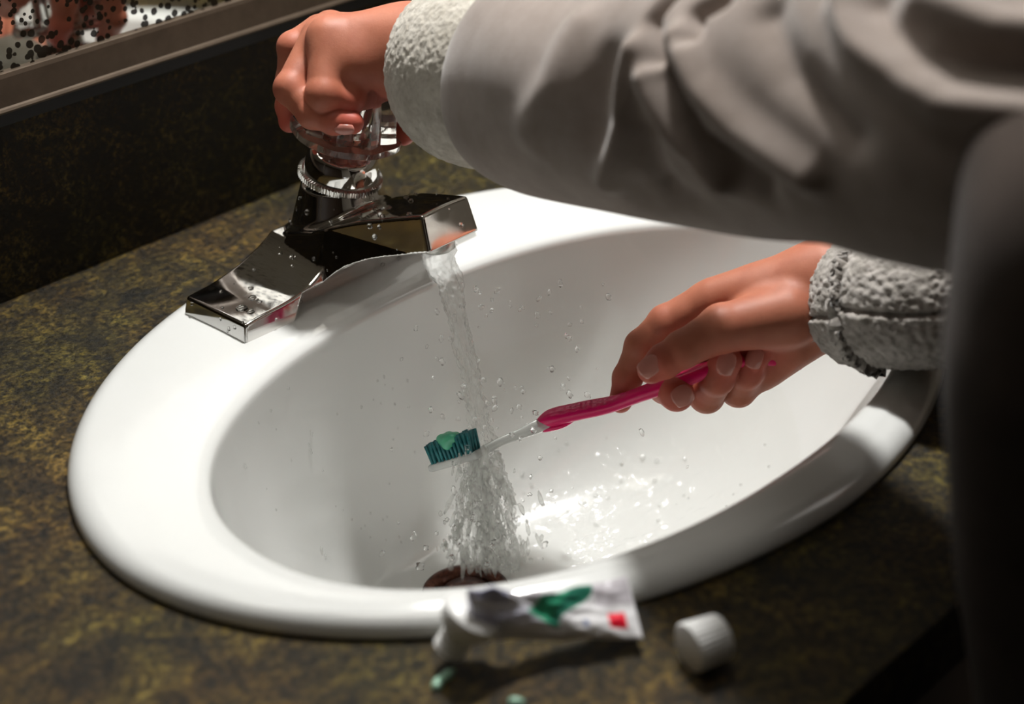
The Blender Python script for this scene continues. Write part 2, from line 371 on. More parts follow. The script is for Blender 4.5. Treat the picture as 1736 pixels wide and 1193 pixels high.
# ------------------------------------------------------------------ faucet
FX, FY = .0025, .1452
fc = empty('bathroom_faucet', (FX, FY, RIM), 'chrome single-knob faucet with clear faceted knob on the sink deck', 'faucet')
def lerp(a, b, t): return a+(b-a)*t
_WT = np.polyfit([.0965, .086, .075, .066, .058, .050, .042, .034], [.0203, .0214, .0225, .0232, .0243, .0268, .0305, .036], 4)
def f_cast(P):
    x, q, z = P[:, 0]-FX, FY-P[:, 1], P[:, 2]; ax = np.sqrt(x*x+1e-8); K = .0014; bot = RIM-.0005-z
    def hwf(z, q): return .0405-.37*(np.clip(z, .020, .052)-.024)-.14*np.maximum(z-.052, 0)-np.maximum(q-.02, 0)*.155
    a2 = np.clip(ax, .034, .0965); top = np.polyval(_WT, a2)+np.clip(-q+.012, -.015, .04)*.10*np.clip((.078-ax)/.03, 0, 1)
    wing = smax((z-top)*.9, (np.maximum(-x, x+.018)-.0968+(z-.010)*.22)*.97, K); wing = smax(wing, (np.abs(q)-.0275+(z-.010)*.12)*.98, K); wing = np.maximum(wing, bot)
    rr = np.sqrt(x*x+q*q)
    tw = (rr-(.0400-.335*(z-.012)))*.94; tw = smax(tw, z-.0655+.20*q*0, .0012); tw = smax(tw, np.abs(q)-.030, .003); tw = np.maximum(tw, bot)
    fr = smax((ax-hwf(z, q))*.93, (np.abs(q)-(.0272-.12*(z-.012))), .006); fr = np.maximum(smax(fr, z-(.044+.25*q), .008), bot)
    zt = np.interp(q, [-.02, -.006, .0104, .0245, .0415, .0661, .0875, .095], [.043, .0465, .0508, .0567, .0628, .0699, .0757, .0775])
    zb = np.interp(q, [.005, .015, .022, .0285, .0336, .0385, .0442, .0530, .0627, .0775, .0897, .1], [.0, .011, .020, .0268, .0315, .0352, .0383, .0425, .0459, .0504, .0540, .057])
    sp = smax((ax-hwf(z, q))*.93, (z-zt+.0012*(x/.02)**2)*.93, .0018); sp = smax(sp, (zb-z)*.85, .0010); sp = smax(sp, q-(.0918-(z-zb)*.27), .0018); sp = np.maximum(sp, -.010-q)
    hol = np.maximum(np.maximum(ax-hwf(z, q)+.0022, z-zb-.004), np.maximum(.034-q, q-.087)); sp = np.maximum(sp, -hol)
    d = np.minimum(wing, smin(fr, sp, .0012)); d = smin(d, tw, .0035)
    car = np.maximum(np.maximum(.006-q, (z-zb)*.8), ax-.062+.6*np.maximum(z-.010, 0)); d = smax(d, -car, .0012)
    return d
V, F, N = nets(f_cast, (FX-.101, FY-.096, RIM-.002), (FX+.101, FY+.033, .0835), .0009)
o = pymesh('body', V, F, m_chrome, fc); o.data.normals_split_custom_set_from_vertices([tuple(map(float, n)) for n in N])
CASTV, CASTN = V, N
TILT = Matrix.Translation((FX, FY, .0672)) @ Matrix.Rotation(math.radians(6), 4, 'Y') @ Matrix.Rotation(math.radians(13), 4, 'X')
def teeth(a, i): return 1+(.035 if (int(a/(2*PI)*160) % 2) else 0)*(1 if i in (1, 2) else 0)
V, F = lathe([(.0215, -.0005), (.0232, .0002), (.0232, .0032), (.0218, .0040), (.0205, .0040)], 320, teeth)
pymesh('knurled_ring', xf(V, TILT), F, m_ring, fc, smooth=False)
V, F = lathe([(.0208, .003), (.0207, .0075), (.0197, .0145), (.0168, .0182), (.0128, .0192), (.0122, .0205), (.0122, .0310), (.0095, .0312), (.0095, .049), (.0001, .049)], 96)
pymesh('bonnet', xf(V, TILT), F, m_chrome, fc)
def facet(a, i):
    q = (a/(2*PI)*10) % 1; tri = abs(q-.5)*2
    return 1-.11*(1-tri)*(0 if i < 3 else .25 if i == 3 else 1)-.015*(1-abs(math.cos(5*a)))
KN = [(r, z+.005) for r, z in [(.0115, .0235), (.0300, .0225), (.0320, .0240), (.0322, .0275), (.0308, .0295), (.0275, .0450), (.0245, .0560), (.0225, .0640), (.0190, .0680), (.0001, .0690)]]
V, F = lathe(KN, 160, facet); K2 = [(.0001, .0530), (.0112, .0520), (.0115, .0285)]
V2, F2 = lathe(K2, 160); b0 = len(V); V += V2; F += [tuple(i+b0 for i in f) for f in F2]
knob = pymesh('knob', xf(V, TILT), [tuple(f) for f in F], m_acr, fc, smooth=False)
V, F = lathe([(.0001, .0753), (.008, .0750), (.0085, .0740)], 32); pymesh('index_cap', xf(V, TILT), F, m_chrome, fc)
OUT = np.array([FX+.0005, FY-.0765, .0525])
V, F = lathe([(.0085, .004), (.0105, .003), (.0108, -.0045), (.0098, -.0055), (.0085, -.0045), (.0085, .002)], 48)
pymesh('aerator', xf(V, Matrix.Translation(OUT)), F, m_ring, fc)

# ------------------------------------------------------------------ toothbrush
BH = [at(1357, 621, 0.92), at(1325, 612, 0.915), at(1280, 606, 0.907), at(1220, 619, 0.901), at(1160, 642, 0.903), at(1100, 663, 0.911), at(1040, 684, 0.921), at(980, 697, 0.9257), at(935, 708, 0.9281), at(912, 718, 0.9293)]
tb = empty('toothbrush', tuple(at(765, 765, .938)), 'magenta and white toothbrush with teal bristles held in the stream', 'toothbrush')
def d_handle(s, th, P, L): return .0007*np.sin(s*3.1*PI)**2*np.abs(np.cos(th))-.0006*np.exp(-((s-.80)/.10)**2)*(np.sin(th) > .6)*(np.sin(s*170) > 0)
V, F = tube(BH, [.0022, .0038, .0045, .0047, .0049, .0050, .0050, .0053, .0057, .0026], 220, 40, d_handle, ell=(1, .72)); pymesh('handle', V, F, m_pink, tb)
NK = [at(960, 702, 0.9269), at(915, 721, 0.9293), at(880, 736, 0.9317), at(845, 750, 0.9341), at(815, 766, 0.9356), at(790, 776, 0.9368)]
V, F = tube(NK, [.003, .0043, .0032, .0028, .0030, .003], 80, 24, ell=(1, .8)); pymesh('neck', V, F, m_clearpl, tb)
# collar fork of magenta grip running along the neck
V, F = tube([at(935, 722, 0.9272), at(922, 727, 0.9282), at(952, 722, 0.9263), at(972, 712, 0.9257)], [.0006, .0018, .0014, .0008], 40, 14); pymesh('grip_tongue', V, F, m_pink, tb)
ax = at(738, 790, .944)-at(814, 768, .930); Lh = np.linalg.norm(ax); ax = ax/Lh
upv = at(722, 757, .944)-at(738, 790, .944); upv -= ax*(upv@ax); upv /= np.linalg.norm(upv); sd = np.cross(ax, upv)
hc = (at(738, 790, .944)+at(814, 768, .930))/2
HM = Matrix(((ax[0], sd[0], upv[0], hc[0]), (ax[1], sd[1], upv[1], hc[1]), (ax[2], sd[2], upv[2], hc[2]), (0, 0, 0, 1)))
bm = bmesh.new(); bm_box(bm, (-Lh/2-.001, -.0058, -.0022), (Lh/2+.002, .0058, .0022), .0018, 3); bmesh.ops.transform(bm, matrix=HM, verts=bm.verts); bmobj('head', bm, m_clearpl, tb)
for i in range(12):
    for j in range(4):
        x = -Lh/2+.0015+(Lh-.003)*i/11; y = -.0045+.003*j
        h = .0105+.0012*math.sin(i*.9)+random.uniform(-.0004, .0004) + (.001 if i in (0, 11) else 0)
        bm = bmesh.new()
        bmesh.ops.create_cone(bm, segments=8, radius1=.00085, radius2=.00105, depth=h, cap_ends=True, matrix=HM @ Matrix.Translation((x, y, .002+h/2)) @ Matrix.Rotation(random.uniform(-.08, .08)+(-.12 if i == 0 else .06 if i == 11 else 0), 4, 'Y'))
        bmobj('bristle_tuft', bm, m_teal, tb)
hm = np.array(HM)
def paste_on(P):
    d = 1e9*np.ones(len(P))
    for (x, y, z, r) in ((-.004, -.003, .0125, .0030), (.000, -.0035, .0120, .0036), (.004, -.002, .0132, .0030), (.001, .002, .0135, .0026), (.0005, -.0045, .0095, .0022), (-.0035, .002, .0125, .002)):
        c = hm[:3, :3]@np.array([x, y, z])+hm[:3, 3]; d = smin(d, np.linalg.norm(P-c, axis=1)-r, .003)
    return d
V, F, N = nets(paste_on, hc-.022, hc+.022, .0008); o = pymesh('toothpaste_blob', V, F, m_paste, tb)

# ------------------------------------------------------------------ person
P0 = empty('person', (.02, -.39, FL), 'person in a grey fleece-cuffed jacket turning the faucet and rinsing a toothbrush', 'person')
def A(*a): return at(*a)
# left hand on the knob: each finger a chain of (x, y, distance, radius)
LH_f = {
 'little': [(556, 64, .921, .0098), (549, 160, .914, .0094), (590, 170, .921, .0078), (628, 160, .934, .0066)],
 'ring': [(540, 66, .938, .0100), (493, 150, .924, .0088), (530, 192, .920, .0080), (566, 205, .918, .0070), (598, 208, .919, .0060)],
 'middle': [(540, 56, .955, .0098), (497, 80, .950, .0084), (493, 135, .954, .0078), (489, 180, .957, .0068), (491, 206, .958, .0062)],
 'index': [(558, 48, .972, .0096), (512, 80, .975, .0080), (520, 140, .985, .0075), (545, 190, .985, .0065), (560, 215, .985, .006)],
 'thumb': [(650, 110, .960, .0120), (680, 160, .967, .0092), (686, 198, .962, .0078), (684, 226, .956, .0068)]}
LH_p = [((692, 66, .925, .0168), (558, 62, .925, .0110)), ((692, 66, .935, .0165), (552, 58, .945, .0105)), ((695, 75, .945, .0165), (565, 52, .965, .0105)),
        ((692, 118, .928, .0160), (600, 108, .924, .0125)), ((600, 108, .924, .0125), (562, 86, .925, .0100)), ((695, 115, .945, .017), (640, 100, .955, .013)),
        ((692, 90, .935, .0235), (850, 110, .893, .026))]
RH_f = {
 'index': [(1188, 520, 0.9190, 0.0114), (1130, 548, 0.9240, 0.0099), (1088, 587, 0.9280, 0.0089), (1064, 640, 0.9310, 0.0077), (1052, 680, 0.9320, 0.0064)],
 'middle': [(1205, 530, 0.9350, 0.0109), (1125, 600, 0.9430, 0.0095), (1128, 655, 0.9280, 0.0089), (1147, 668, 0.9030, 0.0093)],
 'ring': [(1240, 540, 0.9500, 0.0106), (1160, 640, 0.9500, 0.0093), (1198, 670, 0.9230, 0.0091), (1216, 640, 0.9040, 0.0089), (1232, 612, 0.8970, 0.0081)],
 'little': [(1275, 560, 0.9600, 0.0098), (1215, 645, 0.9570, 0.0088), (1252, 660, 0.9280, 0.0091), (1266, 630, 0.9110, 0.0085), (1279, 604, 0.9040, 0.0075)],
 'thumb': [(1335, 535, 0.8930, 0.0166), (1225, 556, 0.8880, 0.0124), (1158, 592, 0.8890, 0.0096), (1126, 612, 0.8900, 0.0087), (1104, 627, 0.8910, 0.0072)]}
RH_p = [((1400, 460, 0.9000, 0.0160), (1215, 506, 0.9150, 0.0119)), ((1400, 470, 0.9150, 0.0171), (1225, 512, 0.9300, 0.0119)), ((1400, 505, 0.9200, 0.0197), (1255, 530, 0.9400, 0.0124)),
        ((1400, 510, 0.9100, 0.0212), (1310, 540, 0.9030, 0.0171)), ((1395, 530, 0.9200, 0.0197), (1300, 600, 0.9300, 0.0140)), ((1340, 580, 0.9150, 0.0124), (1285, 630, 0.9280, 0.0103)),
        ((1400, 490, 0.9070, 0.0238), (1520, 500, 0.8850, 0.0269)), ((1300, 520, 0.9200, 0.0186), (1240, 545, 0.9300, 0.0155))]
def hand_fn(fing, palm):
    pc = [(A(*a[:3]), a[3], A(*b[:3]), b[3]) for a, b in palm]
    fc_ = [[(A(*q[:3]), q[3]) for q in ch] for ch in fing.values()]
    def fn(P):
        d = None
        for a, ra, b, rb in pc: e = cone(P, a, ra, b, rb); d = e if d is None else smin(d, e, .011)
        g = None
        for ch in fc_:
            e = None
            for (a, ra), (b, rb) in zip(ch, ch[1:]):
                c = cone(P, a, ra, b, rb); e = c if e is None else smin(e, c, .0022)
            for (a, ra) in ch[1:-1]:                         # knuckles stand out a little
                e = smin(e, np.linalg.norm(P-a, axis=1)-ra*.99, .0025)
            g = e if g is None else smin(g, e, .0010)
        return smin(d, g, .006)
    pts = np.array([q[0] for ch in fc_ for q in ch]+[x for a in pc for x in (a[0], a[2])])
    return fn, pts
def hand(fing, palm, h=.0011):
    fn, pts = hand_fn(fing, palm); V, F, N = nets(fn, pts.min(0)-.030, pts.max(0)+.030, h)
    red = np.zeros(len(V))
    for nm, ch in fing.items():
        t = A(*ch[-1][:3]); red = np.maximum(red, .75*np.exp(-(np.linalg.norm(V-t, axis=1)/.016)**2))
        for q in ch[1:-1]: red = np.maximum(red, .28*np.exp(-(np.linalg.norm(V-A(*q[:3]), axis=1)/.009)**2))
    return V, F, red
def torso_fn(P):
    P0_ = P; P = P+np.array([.031, -.031, 0])
    d = cone(P, (.055, -.42, -.30), .085, (.055, -.41, .10), .085); d = smin(d, cone(P, (.0, -.42, .16), .055, (.11, -.42, .16), .055), .06)
    d = smin(d, cone(P, (.055, -.41, .15), .05, (.06, -.37, .30), .038), .03)
    hd = np.linalg.norm((P-np.array([.065, -.335, .385]))*np.array([1.12, .98, .86]), axis=1)-.080; d = smin(d, hd*.9, .02)
    d = smin(d, np.linalg.norm(P-np.array([.055, -.250, .362]), axis=1)-.010, .012)                    # nose
    for sx in (-.075, .078): d = smin(d, np.linalg.norm((P-np.array([.065+sx, -.345, .380]))*np.array([2., 1, .8]), axis=1)-.014, .006)
    P = P0_
    d = smin(d, cone(P, (-.012, -.38, .185), .042, A(1720, 190, .63), .033), .03); d = smin(d, cone(P, A(1720, 190, .63), .033, A(1250, 165, .755), .026), .01); d = smin(d, cone(P, A(1250, 165, .755), .026, A(860, 112, .890), .024), .01)
    d = smin(d, cone(P, (.139, -.37, .14), .042, (.19, -.26, .07), .030), .03); d = smin(d, cone(P, (.19, -.26, .07), .030, A(1530, 500, .882), .024), .01)
    for sx in (-.041, .089): d = smin(d, cone(P, (sx, -.389, -.25), .065, (sx, -.389, FL+.05), .042), .03)
    return d
Va, Fa, ra = hand(LH_f, LH_p); Vb, Fb, rb = hand(RH_f, RH_p); Vc, Fc, _ = nets(torso_fn, (-.2, -.56, FL+.005), (.33, .16, .50), .009)
V = np.vstack([Va, Vb, Vc]); F = np.vstack([Fa, Fb+len(Va), Fc+len(Va)+len(Vb)]); red = np.r_[ra, rb, np.zeros(len(Vc))]
body = pymesh('body', V, F, m_skin, P0); at_ = body.data.attributes.new('red', 'FLOAT', 'POINT'); at_.data.foreach_set('value', red.astype(np.float32))
# nails
def nail(px, py, t, dirx, diry, w_, l_, out=None):
    c = at(px, py, t); v = at(px+dirx*10, py+diry*10, t)-c; v /= np.linalg.norm(v)
    nrm = (CP-c)/np.linalg.norm(CP-c) if out is None else (CP+out-c)/np.linalg.norm(CP+out-c)
    nrm = nrm-v*(nrm@v); nrm /= np.linalg.norm(nrm); s_ = np.cross(v, nrm)
    V = []; F = []; n, m = 13, 13
    for i in range(n):
        for j in range(m):
            a = i/(n-1)*2-1; b = j/(m-1)*2-1; r = math.sqrt(1-.42*b*b) if True else 1; rr = math.sqrt(1-.42*a*a)
            p = c+v*(b*l_*rr)+s_*(a*w_*r)+nrm*(.0013-.0026*(a*a)*w_/.005*.6-.0008*b*b); V.append(p)
    for i in range(n-1):
        for j in range(m-1): F.append((i*m+j, i*m+j+1, (i+1)*m+j+1, (i+1)*m+j))
    o = pymesh('fingernail', V, F, m_nail, P0); sm = o.modifiers.new('s', 'SOLIDIFY'); sm.thickness = .0006; return o
nail(1101, 621, 0.8828, -.6, .5, .0048, .0062)
nail(1157, 671, 0.8935, .75, -.45, .0052, .0056)
nail(1231, 616, 0.8880, .25, -.9, .0046, .0064)
nail(1279, 607, 0.8960, .25, -.9, .0042, .0056)
nail(584, 219, .9130, 1, .02, .0026, .0052, np.array([0, 0, -.25]))
# sleeves
SL1 = [(894, 128, .8765, .0485), (916, 130, .870, .0530), (950, 138, .850, .0560), (1100, 160, .800, .0600), (1250, 165, .755, .0600), (1400, 168, .710, .0590), (1560, 178, .665, .0585), (1720, 190, .630, .060)]
SL1p = [at(*q[:3]) for q in SL1]+[np.array([-.012, -.335, .215]), np.array([-.012, -.40, .19])]; SL1r = [q[3] for q in SL1]+[.058, .056]
FOLDS = [(0.0062, 0.0085, [(0.4188, 2.531), (0.4589, 2.845), (0.513, 3.107), (0.5892, 3.368)]), (0.0055, 0.0075, [(0.3808, 2.793), (0.4108, 3.142), (0.4569, 3.526)]), (0.0055, 0.008, [(0.3547, 2.601), (0.3387, 3.089), (0.2866, 3.508)]), (0.0065, 0.008, [(0.6052, 2.234), (0.6493, 2.531), (0.7094, 2.775), (0.7916, 2.74)]), (0.006, 0.009, [(0.6794, 2.199), (0.7295, 2.321), (0.7896, 2.286)]), (-0.006, 0.005, [(0.3747, 2.112), (0.3647, 2.356), (0.3848, 2.618)]), (-0.006, 0.005, [(0.4449, 2.199), (0.4248, 2.321), (0.4329, 2.496)]), (0.003, 0.012, [(0.2405, 2.374), (0.2345, 2.793), (0.1944, 3.159)]), (-0.004, 0.012, [(0.3086, 2.67), (0.2886, 3.072)]), (-0.003, 0.014, [(0.3146, 3.7), (0.3788, 3.752)]), (-0.0045, 0.01, [(0.517, 2.304), (0.5631, 2.688), (0.6433, 3.072)]), (-0.0055, 0.01, [(0.4068, 2.758), (0.4409, 3.211), (0.517, 3.508)]), (-0.0045, 0.01, [(0.3647, 3.159), (0.3527, 3.595)]), (-0.005, 0.01, [(0.6413, 2.234), (0.6854, 2.583), (0.7936, 2.548)])]  #FOLDS
def d_sleeve(s, th, P, L):
    D = .0022*np.sin(s*9+2*th)+.0012*np.sin(s*23-3*th)
    for amp, wd, pts in FOLDS:
        best = np.full(s.shape, 9.); 
        for (s0, t0), (s1, t1) in zip(pts, pts[1:]):
            dx = (s-s0)*L; dt = ((th-t0+PI) % (2*PI)-PI)*.058; bx = (s1-s0)*L; bt = ((t1-t0+PI) % (2*PI)-PI)*.058
            h = np.clip((dx*bx+dt*bt)/(bx*bx+bt*bt), 0, 1); best = np.minimum(best, np.hypot(dx-h*bx, dt-h*bt))
        D = D+1.35*amp*np.exp(-(best/(wd*.85))**2)
    D = D-.004*np.exp(-(s*L/.006)**2)
    return D
V, F = tube(SL1p, SL1r, 420, 240, d_sleeve, cap=False); pymesh('left_sleeve', V, F, m_jacket, P0)
def d_terry(s, th, P, L):
    q = fbm(P.reshape(-1, 3), 340, 3).reshape(s.shape); e = np.sin(np.clip(s, 0, 1)*PI)
    return .00055*q + .0085*np.clip(e, 0, 1)**.45-.0085
CF1 = [at(752, 116, .9250), at(764, 117, .921), at(820, 122, .902), at(890, 128, .877), at(912, 129, .870)]
V, F = tube(CF1, [.0465, .0485, .0505, .0485, .0460], 160, 340, d_terry, cap=False, up=(0, 0, 1)); o = pymesh('terry_cuff', V, F, m_terry, P0); sm = o.modifiers.new('s', 'SOLIDIFY'); sm.thickness = .006; sm.offset = -1
def d_terry2(s, th, P, L):
    q = fbm(P.reshape(-1, 3), 330, 3, 5.).reshape(s.shape)
    return .0011*q+.0020*np.sin(th*2+s*5)-.004*np.exp(-(s*L/.004)**2)-.0035*np.exp(-((th-3.22+1.1*s)/.028)**2)+.0018*(th > 3.22-1.1*s)*np.clip(1-((th-3.6)/.9)**2, 0, 1)
SL2p = [at(1450, 507, .898), at(1464, 505, .891), at(1500, 499, .877), at(1600, 489, .850), np.array([.165, -.235, .078]), np.array([.19, -.30, .10]), np.array([.175, -.38, .135])]
V, F = tube(SL2p, [.0312, .0338, .0358, .0375, .0410, .046, .050], 620, 280, d_terry2, cap=False); o = pymesh('right_sleeve', V, F, m_terry2, P0); sm = o.modifiers.new('s', 'SOLIDIFY'); sm.thickness = .005; sm.offset = -1
tag(o, 'grey terry sleeve turned inside out')
def d_j(s, th, P, L): return .004*np.sin(th*5+s*9)+.003*np.sin(th*9-s*5)
JC = [(.014, -.394, -.36), (.014, -.394, -.20), (.014, -.393, -.02), (.014, -.392, .10), (.016, -.392, .18), (.018, -.392, .235), (.024, -.385, .268)]
V, F = tube(JC, [.108, .108, .119, .136, .145, .132, .050], 140, 160, d_j, cap=False, up=(0, 1, 0), ell=(1.12, .86)); pymesh('jacket', V, F, m_jacket_shaded, P0)
for sx in (-.041, .089):
    V, F = tube([(sx, -.389, -.30), (sx, -.389, -.55), (sx, -.389, FL+.03)], [.078, .066, .058], 30, 40, cap=False, up=(0, 1, 0)); pymesh('trouser_leg', V, F, m_pants, P0)
def hair_fn(P): return np.maximum(np.linalg.norm((P-np.array([.034, -.316, .395]))*np.array([1.05, .95, .86]), axis=1)-.086, (.36-P[:, 2])-.0+(P[:, 1]+.314)*1.2)
V, F, N = nets(hair_fn, (-.05, -.48, .25), (.18, -.22, .53), .006); pymesh('hair', V, F, m_hair, P0)
for sx in (-.041, .089):
    bm = bmesh.new(); bmesh.ops.create_uvsphere(bm, u_segments=24, v_segments=16, radius=1, matrix=Matrix.Translation((sx, -.35, FL+.032)) @ Matrix.Diagonal((.042, .105, .032, 1))); bmobj('shoe', bm, m_pants, P0)

# ------------------------------------------------------------------ toothpaste tube and cap on the counter
def tube_mesh():
    n, m = 150, 60
    a, b, c, d = [onz(791, 1006, .034), onz(806, 1082, .012), onz(1090, 1083, .006), onz(1063, 976, .0185)]
    V = []; F = []; Cc = []
    for side in (1, -1):
        for i in range(n):
            u = i/(n-1)
            for j in range(m):
                v = j/(m-1); p = (a*(1-u)+d*u)*(1-v)+(b*(1-u)+c*u)*v
                p = p+np.array([0, 0, 1])*(-.004*math.sin(PI*u)*(1-v))
                th = (.0085*(1-u)**.8+.0006)*(max(0, 1-abs(2*v-1)**5))**.5+.0002
                cr = .0016*mn.noise(Vector((u*5, v*3, 2)))+.0010*mn.noise(Vector((u*11, v*7, 5)))+.0028*math.exp(-((u-.16+.12*v)/.05)**2)*(1-v)-.0030*math.exp(-((u-.30-.25*v)/.07)**2)*(1-u)
                nrm = np.array([-.25, -.30, .92])
                q = p+nrm*(th*(1 if side > 0 else -.55)+cr*(1 if u < .97 else .3)); V.append(q)
                col = (.80, .79, .80)
                if u < .62 and v > .10:
                    k = min(1, max(0, (.62-u)/.5)); k *= .35+.65*(math.sin(v*9+u*6)*.5+.5); col = tuple(x*(1-k*.6)+y*k*.6 for x, y in zip(col, (.30, .32, .58)))
                if .05 < u < .24 and v < .42: k = .55; col = tuple(x*(1-k)+y*k for x, y in zip(col, (.22, .23, .42)))
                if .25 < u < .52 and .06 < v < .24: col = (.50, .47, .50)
                g1 = .47+.27*(1-v)**1.0; g0 = .33+.16*abs(v-.55)*2 if v > .2 else .52+.9*(.2-v)
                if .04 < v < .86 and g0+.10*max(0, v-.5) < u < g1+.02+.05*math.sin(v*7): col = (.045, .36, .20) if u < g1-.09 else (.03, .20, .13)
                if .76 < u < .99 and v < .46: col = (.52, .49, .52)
                if .815 < u < .925 and .60 < v < .86: col = (.80, .01, .035)
                if .655 < u < .69 and .74 < v < .86: col = (.28, .33, .52)
                Cc.append(col)
    def id_(s, i, j): return s*n*m+i*m+j
    for i in range(n-1):
        for j in range(m-1):
            F.append((id_(0, i, j), id_(0, i, j+1), id_(0, i+1, j+1), id_(0, i+1, j))); F.append((id_(1, i, j), id_(1, i+1, j), id_(1, i+1, j+1), id_(1, i, j+1)))
        F.append((id_(0, i, 0), id_(0, i+1, 0), id_(1, i+1, 0), id_(1, i, 0))); F.append((id_(0, i, m-1), id_(1, i, m-1), id_(1, i+1, m-1), id_(0, i+1, m-1)))
    for j in range(m-1):
        F.append((id_(0, 0, j), id_(1, 0, j), id_(1, 0, j+1), id_(0, 0, j+1))); F.append((id_(0, n-1, j), id_(0, n-1, j+1), id_(1, n-1, j+1), id_(1, n-1, j)))
    return V, F, Cc
tp = empty('toothpaste_tube', tuple(onz(870, 1090, 0)), 'crumpled white toothpaste tube with green swoosh lying against the sink rim', 'toothpaste tube')
mt = NT('printed tube'); _a = mt.n('ShaderNodeAttribute', attribute_name='print'); mt.set(Base_Color=_a.outputs['Color'], Roughness=.32)
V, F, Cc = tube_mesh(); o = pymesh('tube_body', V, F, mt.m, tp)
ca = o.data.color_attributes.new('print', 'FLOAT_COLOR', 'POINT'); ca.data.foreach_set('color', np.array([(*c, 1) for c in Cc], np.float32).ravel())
s0 = (onz(791, 1006, .034)+onz(806, 1082, .012))/2; s1 = onz(762, 1100, .0075)
mid = s0*.6+s1*.4
V, F = tube([s0+(s0-s1)*.1, s0*.8+s1*.2, mid, mid*.7+s1*.3], [.0125, .0118, .0085, .0062], 40, 48); pymesh('shoulder', V, F, m_wpl, tp)
def d_thr(s, th, P, L): return .0007*np.sign(np.sin(s*26+th))
V, F = tube([mid, s1], [.0066, .0064], 80, 48, d_thr); pymesh('threaded_neck', V, F, m_wpl, tp)
ca_, cb_ = onz(1172, 1097, .0108), onz(1219, 1079, .0106)
cdv = (cb_-ca_)/np.linalg.norm(cb_-ca_)
def d_rib(s, th, P, L): return .00035*np.sign(np.sin(th*30))*(s > .06)*(s < .94)-.0012*(np.clip((s-.9)/.1, 0, 1)**2)-.0006*np.clip((.06-s)/.06, 0, 1)
V, F = tube([ca_-cdv*.0015, cb_+cdv*.0015], [.0102, .0090], 60, 180, d_rib); o = pymesh('tube_cap', V, F, m_wpl); tag(o, 'small white ribbed toothpaste cap lying on the counter', 'cap')
def smear(pts, r, label):
    ps = [onz(x, y, .0012) for x, y in pts]
    def fn(P):
        d = None
        for a, b in zip(ps, ps[1:]): e = cone(P*np.array([1, 1, 1]), a, r, b, r*.7); d = e if d is None else smin(d, e, .002)
        return np.maximum(d+.0004*np.sin(P[:, 0]*900), -P[:, 2]+.0001)
    Q = np.array(ps); V, F, N = nets(fn, Q.min(0)-.006, Q.max(0)+.006, .0007); o = pymesh('toothpaste_smear', V, F, m_paste); tag(o, label, 'smear')
m_paste = NT('pale paste').set(Base_Color=(.36, .62, .46), Roughness=.3).m
smear([(738, 1164), (748, 1152), (768, 1136)], .0019, 'pale green toothpaste smear below the open tube neck')
smear([(868, 1190), (884, 1189)], .0018, 'small green toothpaste dab at the bottom edge of the view')

# ------------------------------------------------------------------ water
def stream():
    pts = [OUT+np.array([0, 0, .002]), at(745, 440, .932), at(765, 490, .936), at(780, 555, .940), at(797, 640, .944), at(812, 710, .947), at(826, 765, .948)]
    def dd(s, th, P, L):
        q = fbm(np.stack([np.cos(th).ravel()*1.2, np.sin(th).ravel()*1.2, s.ravel()*9], 1), 1.0, 3).reshape(s.shape)
        q2 = fbm(np.stack([np.cos(th).ravel()*3, np.sin(th).ravel()*3, s.ravel()*30], 1), 1.0, 2, 9.).reshape(s.shape)
        return (.0016+.0022*s)*q+.0010*q2*(.3+s)+.0005*np.sin(5*th+s*14)
    V, F = tube(pts, [.0086, .0088, .0066, .0050, .0044, .0052, .0055], 260, 72, dd, up=(1, 0, 0)); return V, F
V, F = stream(); o = pymesh('water_stream', V, F, m_water); tag(o, 'clear water stream falling from the spout past the toothbrush', 'water')
def blobs(name, items, mat, label, sub=2):
    bm0 = bmesh.new(); bmesh.ops.create_icosphere(bm0, subdivisions=sub, radius=1); bv = np.array([v.co[:] for v in bm0.verts]); bf = np.array([[v.index for v in f.verts] for f in bm0.faces]); bm0.free()
    V = []; F = []
    for k, (c, r, st, d) in enumerate(items):
        d = np.array(d, float); d /= np.linalg.norm(d); q = bv*r; al = q@d; q = q+np.outer(al*(st-1), d)
        q = q*(1+.22*np.sin(bv@np.array([3.1, 2.3, 4.7])+k)[:, None]); V.append(q+c); F.append(bf+len(bv)*k)
    o = pymesh(name, np.vstack(V), np.vstack(F), mat); tag(o, label, 'water', kind='stuff'); return o
items = []
top = at(826, 752, .946)
for k in range(420):                                        # the broken sheet below the brush
    u = random.random()**.8; sp = random.gauss(0, 1)
    x = lerp(812, 838, u)+sp*lerp(18, 38, u)+random.uniform(-18, 14)*(1-u)*1.0; y = lerp(770, 962, u)+random.gauss(0, 6)
    t = lerp(.935, 1.000, u)+random.gauss(0, .010)
    items.append((at(x, y, t), random.uniform(.0005, .0017)*(1+.5*(random.random() < .15)), random.uniform(1.2, 6.0), (random.gauss(0, .18)+sp*.06, random.gauss(0, .18), -1)))
for k in range(90):                                         # left curl of the sheet
    u = random.random(); x = 775+30*math.sin(u*3)-30*u*(u > .4)+random.gauss(0, 5); y = lerp(790, 930, u)
    items.append((at(x, y, lerp(.94, .985, u)), random.uniform(.0005, .0012), random.uniform(1, 3), (random.gauss(0, .4), random.gauss(0, .3), -1)))
blobs('water_splash', items, m_splashw, 'broken sheet of splashing water below the toothbrush head', 1)
